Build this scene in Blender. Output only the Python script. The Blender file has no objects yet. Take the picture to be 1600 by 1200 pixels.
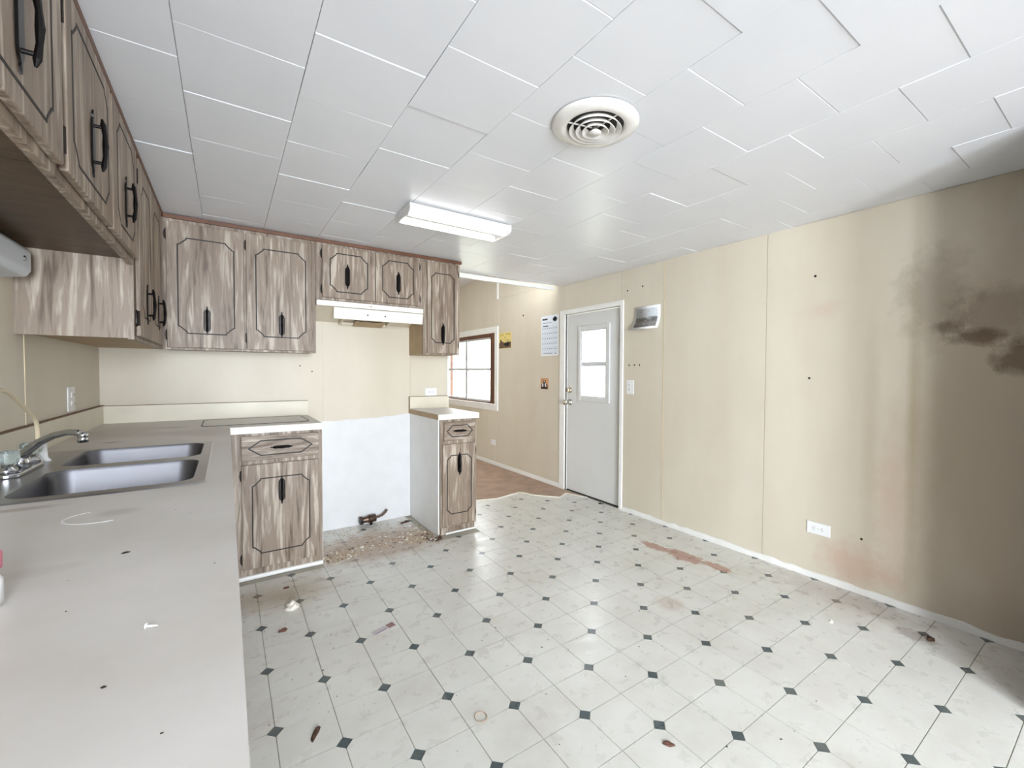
import bpy, bmesh, math, random
from mathutils import Vector, Matrix
random.seed(7)
S = bpy.context.scene
# ------------------------------------------------------------------ camera
cd = bpy.data.cameras.new('camera'); cam = bpy.data.objects.new('camera', cd)
S.collection.objects.link(cam); S.camera = cam
cd.sensor_width = 36.0; cd.lens = 685.3/1600*36.0; cd.shift_x = -39.56/1600; cd.clip_start = 0.02; cd.clip_end = 200
R_ = (0.8162658, -0.5776484, 0.0056982); U_ = (0.0099059, 0.0238589, 0.9996663); F_ = (0.5775916, 0.8159369, -0.0251973)
cam.matrix_world = Matrix(((R_[0], U_[0], -F_[0], 0), (R_[1], U_[1], -F_[1], 0), (R_[2], U_[2], -F_[2], 1.22), (0, 0, 0, 1)))
# ------------------------------------------------------------------ world, lights, exposure
SKY = 10.0
W = bpy.data.worlds.new('world'); S.world = W; W.use_nodes = True
W.node_tree.nodes['Background'].inputs[0].default_value = (0.93, 0.97, 1.0, 1)
W.node_tree.nodes['Background'].inputs[1].default_value = SKY
def area(name, loc, rot, sx, sy, power, col=(1, 1, 1)):
    l = bpy.data.lights.new(name, 'AREA'); l.shape = 'RECTANGLE'; l.size = sx; l.size_y = sy; l.energy = power; l.color = col
    o = bpy.data.objects.new(name, l); o.location = loc; o.rotation_euler = rot; S.collection.objects.link(o); return o
PI = math.pi; XW = -.742
area('daylight_rear_door', (0.15, -3.55, 1.10), (PI/2, 0, 0), 0.95, 1.85, 262, (0.84, 0.92, 1.0))
area('added_side_fill', (XW-.06, -2.62, 1.40), (0, -PI/2, 0), 1.2, 1.0, 145, (0.86, 0.93, 1.0))  # added fill lamp, out of view, to brighten the right wall
S.view_settings.view_transform = 'Standard'; S.view_settings.look = 'None'
S.view_settings.exposure = 0.27; S.view_settings.gamma = 1.0; S.view_settings.use_curve_mapping = False

# ------------------------------------------------------------------ materials
def srgb(r, g, b):
    f = lambda c: (c/255/12.92) if c/255 <= .04045 else ((c/255+.055)/1.055)**2.4
    return (f(r), f(g), f(b), 1)
class NT:
    def __init__(s, name):
        s.m = bpy.data.materials.new(name); s.m.use_nodes = True; s.t = s.m.node_tree; s.n = s.t.nodes
        s.b = s.n['Principled BSDF']; s.pos = None
    def new(s, ty, **k):
        x = s.n.new(ty)
        for a, v in k.items(): setattr(x, a, v)
        return x
    def link(s, a, b): s.t.links.new(a, b)
    def P(s):
        if s.pos is None: s.pos = s.new('ShaderNodeNewGeometry').outputs['Position']
        return s.pos
    def mapv(s, sc=(1, 1, 1), loc=(0, 0, 0)):
        m = s.new('ShaderNodeMapping'); m.inputs['Scale'].default_value = sc; m.inputs['Location'].default_value = loc
        s.link(s.P(), m.inputs['Vector']); return m.outputs[0]
    def noise(s, sc=1, vec=None, detail=4, rough=.55, dist=0):
        x = s.new('ShaderNodeTexNoise'); x.inputs['Scale'].default_value = sc; x.inputs['Detail'].default_value = detail
        x.inputs['Roughness'].default_value = rough; x.inputs['Distortion'].default_value = dist
        s.link(vec if vec is not None else s.P(), x.inputs['Vector']); return x.outputs[0]
    def ramp(s, f, stops):
        x = s.new('ShaderNodeValToRGB'); e = x.color_ramp.elements
        while len(e) < len(stops): e.new(.5)
        for i, (p, c) in enumerate(stops):
            e[i].position = p; e[i].color = c if isinstance(c, tuple) else (c, c, c, 1)
        s.link(f, x.inputs[0]); return x.outputs[0]
    def mix(s, f, a, b, mode='MIX'):
        x = s.new('ShaderNodeMix', data_type='RGBA', blend_type=mode)
        for i, v in ((0, f), (6, a), (7, b)):
            if isinstance(v, (int, float)): x.inputs[i].default_value = v
            elif isinstance(v, tuple): x.inputs[i].default_value = v
            else: s.link(v, x.inputs[i])
        return x.outputs[2]
    def math(s, op, a, b=None):
        x = s.new('ShaderNodeMath', operation=op)
        for i, v in enumerate((a, b)):
            if v is None: continue
            if isinstance(v, (int, float)): x.inputs[i].default_value = v
            else: s.link(v, x.inputs[i])
        return x.outputs[0]
    def blob(s, c, r, n, amt=.6, soft=.35):
        """soft ellipse mask at world point c with radii r, its outline broken up by noise n"""
        m = s.new('ShaderNodeVectorMath', operation='SUBTRACT'); s.link(s.P(), m.inputs[0]); m.inputs[1].default_value = c
        d = s.new('ShaderNodeVectorMath', operation='DIVIDE'); s.link(m.outputs[0], d.inputs[0]); d.inputs[1].default_value = r
        l = s.new('ShaderNodeVectorMath', operation='LENGTH'); s.link(d.outputs[0], l.inputs[0])
        v = s.math('ADD', l.outputs['Value'], s.math('MULTIPLY', s.math('SUBTRACT', n, .5), amt*2))
        return s.ramp(v, [(max(0, 1-soft), 1.0), (1.0, 0.0)]) if soft < 1 else s.ramp(v, [(0, 1.0), (1.0, 0.0)])
    def out(s, col=None, rough=.5, metal=0, spec=.5, bump=None, bs=.1, bd=.002):
        if isinstance(col, tuple): s.b.inputs['Base Color'].default_value = col
        elif col is not None: s.link(col, s.b.inputs['Base Color'])
        if isinstance(rough, (int, float)): s.b.inputs['Roughness'].default_value = rough
        else: s.link(rough, s.b.inputs['Roughness'])
        s.b.inputs['Metallic'].default_value = metal; s.b.inputs['Specular IOR Level'].default_value = spec
        if bump is not None:
            x = s.new('ShaderNodeBump'); x.inputs['Strength'].default_value = bs; x.inputs['Distance'].default_value = bd
            s.link(bump, x.inputs['Height']); s.link(x.outputs[0], s.b.inputs['Normal'])
        return s.m
def plain(name, col, rough=.5, metal=0, var=.08, nscale=9, spec=.5):
    t = NT(name); n = t.noise(nscale)
    d = tuple(c*(1-var) for c in col[:3])+(1,); l = tuple(min(1, c*(1+var)) for c in col[:3])+(1,)
    return t.out(t.ramp(n, [(.3, d), (.7, l)]), rough, metal, spec, n, .05)
def wood(name, sc, k=1.0, dark=(100, 83, 69), mid=(143, 127, 112), light=(190, 177, 162), rough=.45):
    t = NT(name)
    warp = t.noise(1, t.mapv(tuple(q*.35 for q in sc)), 2, .5)
    big = t.noise(1, t.mapv(sc), 2, .5, 1.7)
    mid_ = t.noise(1, t.mapv(tuple(q*2.1 for q in sc)), 3, .55, .9)
    fine = t.noise(1, t.mapv(tuple(q*6 for q in sc)), 3, .6, .3)
    v = t.math('ADD', t.math('ADD', t.math('MULTIPLY', big, .55), t.math('MULTIPLY', mid_, .30)), t.math('MULTIPLY', fine, .15))
    f = lambda c: tuple(x*k for x in srgb(*c)[:3])+(1,)
    col = t.ramp(v, [(.37, f(dark)), (.46, f(mid)), (.51, f(mid)), (.60, f(light))])
    col = t.mix(t.ramp(warp, [(.40, 0.0), (.7, .45)]), col, f(dark))
    return t.out(col, rough, 0, .4, fine, .08)
M = {}
M['wood'] = wood('cabinet_woodgrain', (20, 20, 1.7))
M['wood_h'] = wood('drawer_woodgrain', (2.6, 2.6, 26))
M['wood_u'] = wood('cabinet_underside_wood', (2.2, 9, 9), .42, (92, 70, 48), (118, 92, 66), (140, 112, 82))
M['raw'] = plain('raw_side_panel', srgb(176, 152, 118), .6)
M['edge'] = plain('red_brown_trim', srgb(104, 66, 44), .5, var=.2)
M['groove'] = plain('dark_groove', srgb(24, 18, 15), .6)
M['bronze'] = plain('black_bronze', srgb(22, 19, 18), .33, .7, .3, 60)
M['hinge'] = plain('dark_hinge', srgb(48, 42, 38), .35, .6, .2, 60)
M['chrome'] = plain('chrome', (.50, .51, .53, 1), .12, 1, .02)
M['brass'] = plain('brass', (.62, .55, .40, 1), .25, 1, .05)
M['nickel'] = plain('worn_nickel', (.62, .58, .52, 1), .22, 1, .05)
M['steel'] = plain('brushed_steel', (.17, .17, .185, 1), .42, 1, .06, 3)
M['steelrim'] = plain('steel_rim', (.46, .46, .47, 1), .33, 1, .06, 3)
M['white'] = plain('white_paint', srgb(232, 231, 227), .4, var=.03)
M['casing'] = plain('white_casing', srgb(238, 237, 233), .4, var=.03)
M['door'] = plain('grey_white_door_paint', srgb(214, 214, 212), .38, var=.03, nscale=2)
M['plate'] = plain('white_plastic', srgb(236, 236, 236), .3, var=.02)
M['beige'] = plain('beige_plastic', srgb(214, 198, 168), .35, var=.03)
M['black'] = plain('black_void', srgb(14, 13, 13), .7)
M['hole'] = plain('nail_hole', srgb(40, 30, 22), .9)
M['hood'] = plain('cream_enamel', srgb(238, 233, 222), .3, var=.03)
M['hoodside'] = plain('yellowed_enamel', srgb(222, 211, 190), .35, var=.05)
M['vent'] = plain('painted_metal_vent', srgb(226, 223, 218), .35, var=.05, nscale=30)
M['dark'] = plain('painted_duct_dark', srgb(52, 48, 45), .8)
M['gap'] = plain('joint_grey', srgb(172, 168, 162), .8)  # plain grey of the ceiling backing seen between tiles
M['crumb'] = plain('crumbling_debris', srgb(178, 158, 136), .9, var=.45, nscale=70)
M['crumbd'] = plain('dark_debris', srgb(72, 50, 36), .9, var=.4, nscale=70)
M['crumbw'] = plain('pale_chip', srgb(232, 226, 214), .8, var=.06)
M['red'] = plain('reddish_leaf', srgb(98, 66, 54), .8, var=.3, nscale=80)
M['soil'] = plain('soot_specks', srgb(38, 32, 28), .9)
M['brownjamb'] = wood('brown_window_jamb', (3, 14, 3), .8, (82, 46, 28), (112, 68, 44), (140, 92, 62))
M['alu'] = plain('window_aluminium', srgb(205, 207, 210), .4, .2, .03)
M['tile_ceil'] = None
t = NT('ceiling_tile_paint'); n1 = t.noise(2.2, None, 3); n2 = t.noise(60, None, 3)
M['ceil'] = t.out(t.ramp(n1, [(.3, srgb(225, 227, 232)), (.7, srgb(231, 232, 236))]), .36, 0, .5, n2, .06, .001)
t = NT('counter_laminate'); n1 = t.noise(3.5, None, 5, .6); n2 = t.noise(40, None, 3)
c = t.ramp(n1, [(.3, srgb(206, 200, 192)), (.5, srgb(214, 210, 205)), (.7, srgb(222, 218, 214))])
for (cx, cy, rx, ry, k) in ((-.26, 3.20, .10, .05, .45), (-.42, 2.68, .05, .022, .75), (-.10, 2.9, .25, .25, .28), (-.46, 3.1, .2, .4, .3), (-.40, 1.50, .10, .03, .45), (-.20, 1.35, .05, .04, .25), (-.24, 1.02, .07, .03, .12)):
    c = t.mix(t.math('MULTIPLY', t.blob((cx, cy, .9), (rx, ry, .2), n1, .7, .6), k), c, srgb(128, 104, 82))
M['counter'] = t.out(c, t.ramp(n1, [(.3, .32), (.7, .5)]), 0, .5, n2, .03)
M['edgeband'] = plain('cream_laminate_edge', srgb(236, 230, 216), .4, var=.02)
M['splash'] = plain('cream_marbled_backsplash', srgb(218, 211, 192), .4, var=.06, nscale=5)
M['carpet'] = plain('brown_subfloor', srgb(176, 150, 132), .85, var=.16, nscale=7)
M['carpet2'] = plain('rear_room_floor', srgb(120, 98, 80), .85, var=.15)
# floor vinyl
def vinyl(name, base):
    t = NT(name); n1 = t.noise(3.0, None, 6, .62); n2 = t.noise(14, None, 5, .65); n3 = t.noise(26, None, 4, .6)
    if base: c = t.ramp(n1, [(.25, srgb(203, 200, 191)), (.5, srgb(216, 215, 208)), (.75, srgb(223, 222, 216))])
    else: c = t.ramp(n1, [(.3, srgb(56, 70, 76)), (.7, srgb(86, 98, 98))])
    c = t.mix(t.ramp(t.noise(4.5, None, 5, .62), [(.48, 0.0), (.80, .34)]), c, srgb(186, 176, 160))
    c = t.mix(t.math('MULTIPLY', t.blob((.22, 2.73, 0), (.42, .20, 1), n2, .45, .9), .62), c, srgb(150, 124, 84))
    c = t.mix(t.math('MULTIPLY', t.blob((.88, 3.16, 0), (.60, .36, 1), n2, .6, .5), .8), c, srgb(166, 140, 116))
    for (x, y, rx, ry) in ((2.455, 2.02, .05, .12), (2.485, 1.80, .075, .16), (2.52, 1.58, .045, .12)):
        c = t.mix(t.math('MULTIPLY', t.blob((x, y, 0), (rx, ry, 1), n3, .75, .25), .85), c, srgb(172, 130, 112))
    c = t.mix(t.math('MULTIPLY', t.blob((1.912, 1.465, 0), (.09, .10, 1), n2, .4, .5), .4), c, srgb(170, 148, 128))
    c = t.mix(t.math('MULTIPLY', t.blob((2.75, 1.0, 0), (.18, .5, 1), n2, .9, .7), .45), c, srgb(150, 130, 116))
    c = t.mix(t.math('MULTIPLY', t.blob((2.62, .62, 0), (.06, .10, 1), n3, .8, .4), .4), c, srgb(120, 96, 84))
    return t.out(c, t.ramp(n2, [(.3, .22), (.7, .42)]), 0, .5, n2, .04)
M['vinyl'] = vinyl('vinyl_tile', True); M['dot'] = vinyl('vinyl_dot', False)
M['grout'] = plain('vinyl_joint', srgb(176, 170, 156), .6, var=.1)
def wallmat(name, right=False):
    t = NT(name); n1 = t.noise(1.6, t.mapv((1, 1, .5)), 5, .6); n2 = t.noise(11, None, 5, .65); n3 = t.noise(1, t.mapv((5, 5, .5)), 3, .5)
    c = t.ramp(n1, [(.3, srgb(206, 196, 178)), (.7, srgb(215, 207, 190))])
    c = t.mix(t.ramp(n3, [(.45, 0.0), (.75, .18)]), c, srgb(196, 184, 160))
    if right:
        for (y, z, ry, rz, k) in ((.36, 1.30, .10, .09, .75), (.50, 1.40, .12, .05, .75), (.60, 1.45, .07, .04, .6), (.42, 1.50, .20, .16, .35), (.66, 1.62, .18, .28, .25)):
            c = t.mix(t.math('MULTIPLY', t.blob((2.876, y, z), (.5, ry, rz), n2, .8, .6), k), c, srgb(70, 56, 40))
        c = t.mix(t.math('MULTIPLY', t.blob((2.876, .20, 1.1), (.5, .58, 2.2), n1, .55, .5), .32), c, srgb(128, 92, 50))  # broad brown stain tint that also paints the corner's shade deeper
        for (y, z, ry, rz, k) in ((.95, .15, .22, .16, .5), (.80, .5, .1, .5, .3), (1.15, 1.6, .14, .06, .25)):
            c = t.mix(t.math('MULTIPLY', t.blob((2.876, y, z), (.5, ry, rz), n2, .8, .7), k), c, srgb(196, 160, 138))
        for (y, z, ry, rz, k) in ((.72, 1.0, .035, 1.2, .35), (.90, .8, .05, .9, .22)):
            c = t.mix(t.math('MULTIPLY', t.blob((2.876, y, z), (.5, ry, rz), n2, .3, .8), k), c, srgb(150, 134, 92))
    return t.out(c, .42, 0, .45, n2, .04)
M['wall'] = wallmat('beige_wall_paint'); M['wallr'] = wallmat('beige_wall_paint_stained_shaded', True)
M['added_panelling'] = wood('added_dark_panelling', (9, 9, 1.5), .5, (56, 40, 28), (76, 55, 38), (92, 68, 48))  # dark covering added on unseen walls to cut bounced light
M['stovepanel'] = plain('white_stove_panel', srgb(219, 219, 220), .35, var=.03)
t = NT('window_glass'); tr = t.new('ShaderNodeBsdfTransparent'); gl = t.new('ShaderNodeBsdfGlossy'); gl.inputs['Roughness'].default_value = .02
mx = t.new('ShaderNodeMixShader'); mx.inputs[0].default_value = .07; t.link(tr.outputs[0], mx.inputs[1]); t.link(gl.outputs[0], mx.inputs[2])
t.link(mx.outputs[0], t.n['Material Output'].inputs[0]); M['glass'] = t.m
t = NT('acrylic'); t.b.inputs['Transmission Weight'].default_value = .85; M['acrylic'] = t.out(srgb(225, 238, 238), .08)
t = NT('fluorescent_tube'); t.b.inputs['Emission Color'].default_value = (1, .99, .97, 1); t.b.inputs['Emission Strength'].default_value = 4.0; M['tube'] = t.out(srgb(245, 245, 245), .3)

# ------------------------------------------------------------------ mesh helpers
ORG = {}
def link(o): S.collection.objects.link(o); return o
def props(o, label=None, cat=None, group=None, kind=None):
    if label: o['label'] = label
    if cat: o['category'] = cat
    if group: o['group'] = group
    if kind: o['kind'] = kind
    return o
def thing(name, label, cat, loc, group=None):
    o = bpy.data.objects.new(name, None); o.location = loc; o.empty_display_size = .05; link(o); ORG[o] = Vector(loc)
    return props(o, label, cat, group)
class MB:
    def __init__(s, f=None): s.v = []; s.f = []; s.map = f or (lambda a, b, c: (a, b, c)); s.smooth = False
    def add(s, vs, fs):
        k = len(s.v); s.v += [s.map(*q) for q in vs]; s.f += [tuple(k+i for i in q) for q in fs]; return s
    def box(s, x0, x1, y0, y1, z0, z1):
        return s.add([(x0, y0, z0), (x1, y0, z0), (x1, y1, z0), (x0, y1, z0), (x0, y0, z1), (x1, y0, z1), (x1, y1, z1), (x0, y1, z1)],
                     [(0, 3, 2, 1), (4, 5, 6, 7), (0, 1, 5, 4), (1, 2, 6, 5), (2, 3, 7, 6), (3, 0, 4, 7)])
    def prism(s, poly, z0, z1, ax=2):
        """poly of 2-D points extruded along axis ax (0: points are (y,z); 1: (x,z); 2: (x,y))"""
        n = len(poly)
        def p(a, b, h): return (h, a, b) if ax == 0 else (a, h, b) if ax == 1 else (a, b, h)
        return s.add([p(a, b, z0) for a, b in poly]+[p(a, b, z1) for a, b in poly],
                     [tuple(range(n))[::-1], tuple(range(n, 2*n))]+[(i, (i+1) % n, n+(i+1) % n, n+i) for i in range(n)])
    def tube(s, pts, r, n=10, cap=True):
        pts = [Vector(p) for p in pts]; rs = r if isinstance(r, (list, tuple)) else [r]*len(pts); vs = []
        up = None
        for i, p in enumerate(pts):
            d = (pts[min(i+1, len(pts)-1)]-pts[max(i-1, 0)]).normalized()
            if up is None: up = Vector((0, 0, 1)) if abs(d.z) < .9 else Vector((1, 0, 0))
            a = d.cross(up).normalized(); b = a.cross(d).normalized(); up = b
            vs += [tuple(p+(a*math.cos(2*PI*j/n)+b*math.sin(2*PI*j/n))*rs[i]) for j in range(n)]
        fs = [(i*n+j, i*n+(j+1) % n, (i+1)*n+(j+1) % n, (i+1)*n+j) for i in range(len(pts)-1) for j in range(n)]
        if cap: fs += [tuple(range(n))[::-1], tuple(range((len(pts)-1)*n, len(pts)*n))]
        return s.add(vs, fs)
    def lathe(s, prof, c=(0, 0, 0), n=24, ax=2, close=True):
        """prof: (radius, height) pairs round axis ax through c"""
        vs = []
        for r, h in prof:
            for j in range(n):
                a, b = r*math.cos(2*PI*j/n), r*math.sin(2*PI*j/n)
                q = (a, b, h) if ax == 2 else (h, a, b) if ax == 0 else (a, h, b)
                vs.append((c[0]+q[0], c[1]+q[1], c[2]+q[2]))
        m = len(prof)
        fs = [(i*n+j, i*n+(j+1) % n, (i+1)*n+(j+1) % n, (i+1)*n+j) for i in range(m-1) for j in range(n)]
        if close: fs += [tuple(range(n))[::-1], tuple(range((m-1)*n, m*n))]
        return s.add(vs, fs)
    def strip(s, path, w, d0, d1, closed=True):
        """flat band of width w following path of (u,z); occupying depth d0..d1 (map space: u, depth, z)"""
        n = len(path); P = [Vector((a, b)) for a, b in path]; L = []; R = []
        for i in range(n):
            a = P[(i-1) % n] if closed or i > 0 else P[i]; b = P[(i+1) % n] if closed or i < n-1 else P[i]
            d1_ = (P[i]-a).normalized() if (P[i]-a).length > 0 else (b-P[i]).normalized(); d2_ = (b-P[i]).normalized() if (b-P[i]).length > 0 else d1_
            t_ = (d1_+d2_).normalized(); nn = Vector((-t_.y, t_.x)); k = w/2/max(.4, t_.dot(d1_)); L.append(P[i]+nn*k); R.append(P[i]-nn*k)
        vs = [(q.x, d1, q.y) for q in L]+[(q.x, d1, q.y) for q in R]+[(q.x, d0, q.y) for q in L]+[(q.x, d0, q.y) for q in R]; fs = []
        for i in range(n if closed else n-1):
            j = (i+1) % n; fs += [(i, j, n+j, n+i), (2*n+i, i, j, 2*n+j)[::-1], (n+i, n+j, 3*n+j, 3*n+i)]
        return s.add(vs, fs)
    def build(s, name, mat, parent=None, bevel=0, smooth=False, kind=None, label=None):
        me = bpy.data.meshes.new(name); o = bpy.data.objects.new(name, me)
        org = ORG.get(parent, Vector((0, 0, 0))) if parent is not None else Vector((0, 0, 0))
        me.from_pydata([tuple(Vector(p)-org) for p in s.v], [], s.f)
        b = bmesh.new(); b.from_mesh(me); bmesh.ops.recalc_face_normals(b, faces=b.faces); b.to_mesh(me); b.free()
        me.materials.append(M[mat] if isinstance(mat, str) else mat); link(o)
        if smooth:
            for p in me.polygons: p.use_smooth = True
        if parent is not None: o.parent = parent
        ORG[o] = org
        if bevel:
            md = o.modifiers.new('bevel', 'BEVEL'); md.width = bevel; md.segments = 2; md.limit_method = 'ANGLE'
        if kind: o['kind'] = kind
        if label: o['label'] = label
        return o
def setorigin(o):
    """give a parentless mesh its origin at its base centre"""
    me = o.data; xs = [v.co.copy() for v in me.vertices]
    c = Vector(((min(v.x for v in xs)+max(v.x for v in xs))/2, (min(v.y for v in xs)+max(v.y for v in xs))/2, min(v.z for v in xs)))
    for v in me.vertices: v.co -= c
    o.location = c; return o
def struct(name, mb, mat, parent=None, **k):
    o = mb.build(name, mat, parent, **k)
    if parent is None: o['kind'] = 'structure'
    return o
def clip(poly, a, b, c):
    """keep the side a*x+b*y<=c"""
    out = []
    for i in range(len(poly)):
        p, q = poly[i], poly[(i+1) % len(poly)]; dp = a*p[0]+b*p[1]-c; dq = a*q[0]+b*q[1]-c
        if dp <= 0: out.append(p)
        if (dp < 0 < dq) or (dq < 0 < dp): t_ = dp/(dp-dq); out.append((p[0]+(q[0]-p[0])*t_, p[1]+(q[1]-p[1])*t_))
    return out

# ------------------------------------------------------------------ dimensions (metres, read off the photograph)
XL, XR, YB, YE, YR = -.622, 2.876, 3.648, 7.1, -3.4
ZC = 2.13
# ------------------------------------------------------------------ floor
fl = struct('floor', MB().box(XL-.15, XR+.15, YR-.15, YE+.15, -.12, -.004), 'grout')
A = .18206; X0 = .12217; Y0 = 1.69858
def insul(poly, g):
    c = (sum(p[0] for p in poly)/len(poly), sum(p[1] for p in poly)/len(poly)); o = []
    for p in poly:
        d = math.hypot(p[0]-c[0], p[1]-c[1]); k = max(0, 1-g*1.3/d) if d > 0 else 1; o.append((c[0]+(p[0]-c[0])*k, c[1]+(p[1]-c[1])*k))
    return o
cells = []; D = .026      # D: half diagonal of the printed diamonds
shared = {}
def floorpiece(name, poly, mat, h):
    full = len(poly)
    for (a, b, c) in ((1, 0, XR-.004), (-1, 0, .0), (0, 1, 3.70)): poly = clip(poly, a, b, c)
    if len(poly) < 3: return None
    cx = sum(p[0] for p in poly)/len(poly); cy = sum(p[1] for p in poly)/len(poly)
    ar = abs(sum(poly[i][0]*poly[(i+1) % len(poly)][1]-poly[(i+1) % len(poly)][0]*poly[i][1] for i in range(len(poly))))/2
    if ar < 2e-5: return None
    if cx < .47 and cy > 3.06: return None
    if 1.28 < cx < 1.56 and cy > 3.06: return None
    if cy > 3.62 and cx < 1.62: return None
    return (math.hypot(cx, cy), name, poly, mat, h, cx, cy)
pcs = []
for i in range(-2, 17):
    for j in range(-15, 14):
        x, y = X0+A*i, Y0+A*j; e = (i+j) % 2 == 0     # dot at lattice corners with even parity
        q = []
        for (dx, dy) in ((0, 0), (1, 0), (1, 1), (0, 1)):
            cx, cy = x+A*dx, y+A*dy; sx, sy = (1 if dx == 0 else -1), (1 if dy == 0 else -1)
            if ((i+dx+j+dy) % 2 == 0):
                pa, pb = (cx+sx*D, cy), (cx, cy+sy*D)
                q += [pb, pa] if (dx, dy) in ((0, 0), (1, 1)) else [pa, pb]
            else: q.append((cx, cy))
        g = .0014; q = [(min(max(a, x+g), x+A-g), min(max(b, y+g), y+A-g)) for a, b in q]
        r = floorpiece('floor_tile', q, 'vinyl', 0)
        if r: pcs.append(r)
        if e:
            d = D-.0012; r = floorpiece('floor_diamond', [(x-d, y), (x, y-d), (x+d, y), (x, y+d)], 'dot', 0)
            if r: pcs.append(r)
pcs.sort(key=lambda r: r[0])
cnt = {'floor_tile': 0, 'floor_diamond': 0}; rest = {'floor_tile': MB(), 'floor_diamond': MB()}
for (_, name, poly, mat, h, cx, cy) in pcs:
    visible = (-.5776*cy+.8163*cx) > -1.22*(.5776*cx+.8159*cy) and (.5776*cx+.8159*cy) > 1.2
    if visible and cnt[name] < 296:
        cnt[name] += 1; key = (name, tuple((round(a-cx, 4), round(b-cy, 4)) for a, b in poly))
        if key in shared:
            o = bpy.data.objects.new(name, shared[key]); link(o)
        else:
            o = MB().prism([(a-cx, b-cy) for a, b in poly], -.004, 0).build(name, mat); shared[key] = o.data
        o.location = (cx, cy, 0); o.parent = fl
    else: rest[name].prism(poly, -.004, 0)
for name, mb in rest.items():
    if mb.v: mb.build(name+'s_beyond', 'vinyl' if name == 'floor_tile' else 'dot', fl, kind='stuff')
MB().box(XL, XR, YR, -1.1, -.004, .0).build('rear_floor_covering', 'carpet2', fl)
# brown floor of the next room with the vinyl's torn edge in front of it
edge = [(1.575, 3.70), (1.80, 3.735), (1.933, 3.717), (2.03, 3.69), (2.121, 3.665), (2.28, 3.70), (2.429, 3.728), (2.462, 3.66), (2.473, 3.589), (2.56, 3.47), (2.656, 3.357), (2.73, 3.40), (2.80, 3.44), (2.84, 3.30), (2.874, 3.20)]
MB().prism(edge+[(XR, YE), (.2, YE), (.2, YB+.13), (1.575, YB+.13)], -.004, .004).build('brown_subfloor', 'carpet', fl)
e2 = MB()
for (a, b) in zip(edge, edge[1:]):
    dx, dy = b[0]-a[0], b[1]-a[1]; l = math.hypot(dx, dy); nx, ny = dy/l*.012, -dx/l*.012
    e2.prism([(a[0]+nx, a[1]+ny), (b[0]+nx, b[1]+ny), (b[0]-nx*.4, b[1]-ny*.4), (a[0]-nx*.4, a[1]-ny*.4)], .0, .007)
e2.build('torn_vinyl_edge', 'crumbw', fl)

# ------------------------------------------------------------------ ceiling
ce = struct('ceiling', MB().box(XL-.15, XR+.15, YR-.15, YB+.02, ZC+.006, ZC+.12), 'gap')
xs = [-.7265+.3095*k for k in range(0, 13)]
ev = [-1.83+.333*k for k in range(0, 7)]+[.495, .828, 1.16, 1.498, 1.845, 2.19, 2.54, 2.88, 3.22, 3.56]
od = [-1.66+.333*k for k in range(0, 6)]+[.33, .66, .988, 1.325, 1.66, 2.0, 2.355, 2.70, 3.035, 3.38]
vis = MB(); nt = 0
for k in range(len(xs)-1):
    x0, x1 = max(xs[k], XL), min(xs[k+1], XR)
    ys = (ev if k % 2 == 0 else od); ys = [ys[0]-.333]+ys+[YB]
    for y0, y1 in zip(ys, ys[1:]):
        if y1-y0 < .01: continue
        g = .0007; dz = random.uniform(-.0012, .0012)
        b = .0028; bo = [(x0+g, y0+g), (x1-g, y0+g), (x1-g, y1-g), (x0+g, y1-g)]; bi = [(x0+g+.0004, y0+g+b), (x1-g-.0004, y0+g+b), (x1-g-.0004, y1-g-.0003), (x0+g+.0004, y1-g-.0003)]
        tilt = [random.uniform(-.0007, .0007) for _ in range(4)]
        vs = [(a, c_, ZC+.007) for a, c_ in bo]+[(a, c_, ZC+.0025+dz+tilt[q]) for q, (a, c_) in enumerate(bo)]+[(a, c_, ZC+dz+tilt[q]) for q, (a, c_) in enumerate(bi)]
        fs = [(0, 1, 2, 3)]+[(q, (q+1) % 4, 4+(q+1) % 4, 4+q) for q in range(4)]+[(4+q, 4+(q+1) % 4, 8+(q+1) % 4, 8+q) for q in range(4)]+[(8, 9, 10, 11)]
        MB().add(vs, fs).build('ceiling_tile', 'ceil', ce); nt += 1
MB().box(XL, XR, YR, -2.17, ZC-.002, ZC+.008).build('rear_ceiling_panel', 'ceil', ce)
# vaulted ceiling of the next room
struct('ceiling_vault', MB().prism([(YB+.02, 2.62), (YE+.1, 2.45), (YE+.1, 2.55), (YB+.02, 2.72)], .1, XR+.1, 0), 'ceil')
struct('trim_1', MB().box(1.62, 2.80, YB+.02, YB+.045, 2.085, 2.127), 'casing', bevel=.003)

# ------------------------------------------------------------------ walls
wl = struct('wall_left', MB().box(XL-.12, XL-.004, YR, -3.12, 0, ZC).box(XL-.12, XL-.004, -2.12, YB+.12, 0, ZC).box(XL-.12, XL-.004, -3.12, -2.12, 0, .80).box(XL-.12, XL-.004, -3.12, -2.12, 2.0, ZC), 'wall')
for y0, y1 in ((-2.12, -1.18), (-1.18, .04), (.04, 1.25), (1.25, 2.468), (2.474, YB)):
    MB().box(XL-.004, XL, y0+.002, y1-.001, .0, ZC).build('wall_panel', 'wall' if y0 > -1 else 'added_panelling', wl)
MB().box(XL-.001, XL+.002, 2.462, 2.476, 1.0, 1.7).build('seam_batten', 'beige', wl)
wb = struct('wall_back', MB().box(XL-.12, 1.608, YB+.004, YB+.11, 0, 2.62), 'wall')
for x0, x1 in ((XL, .588), (.592, 1.262), (1.264, 1.606)):
    MB().box(x0+.001, x1-.001, YB, YB+.004, 0, ZC).build('wall_panel', 'wall', wb)
MB().box(1.598, 1.612, YB-.004, YB+.114, 0, ZC-.001).build('corner_trim', 'casing', wb)
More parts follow.
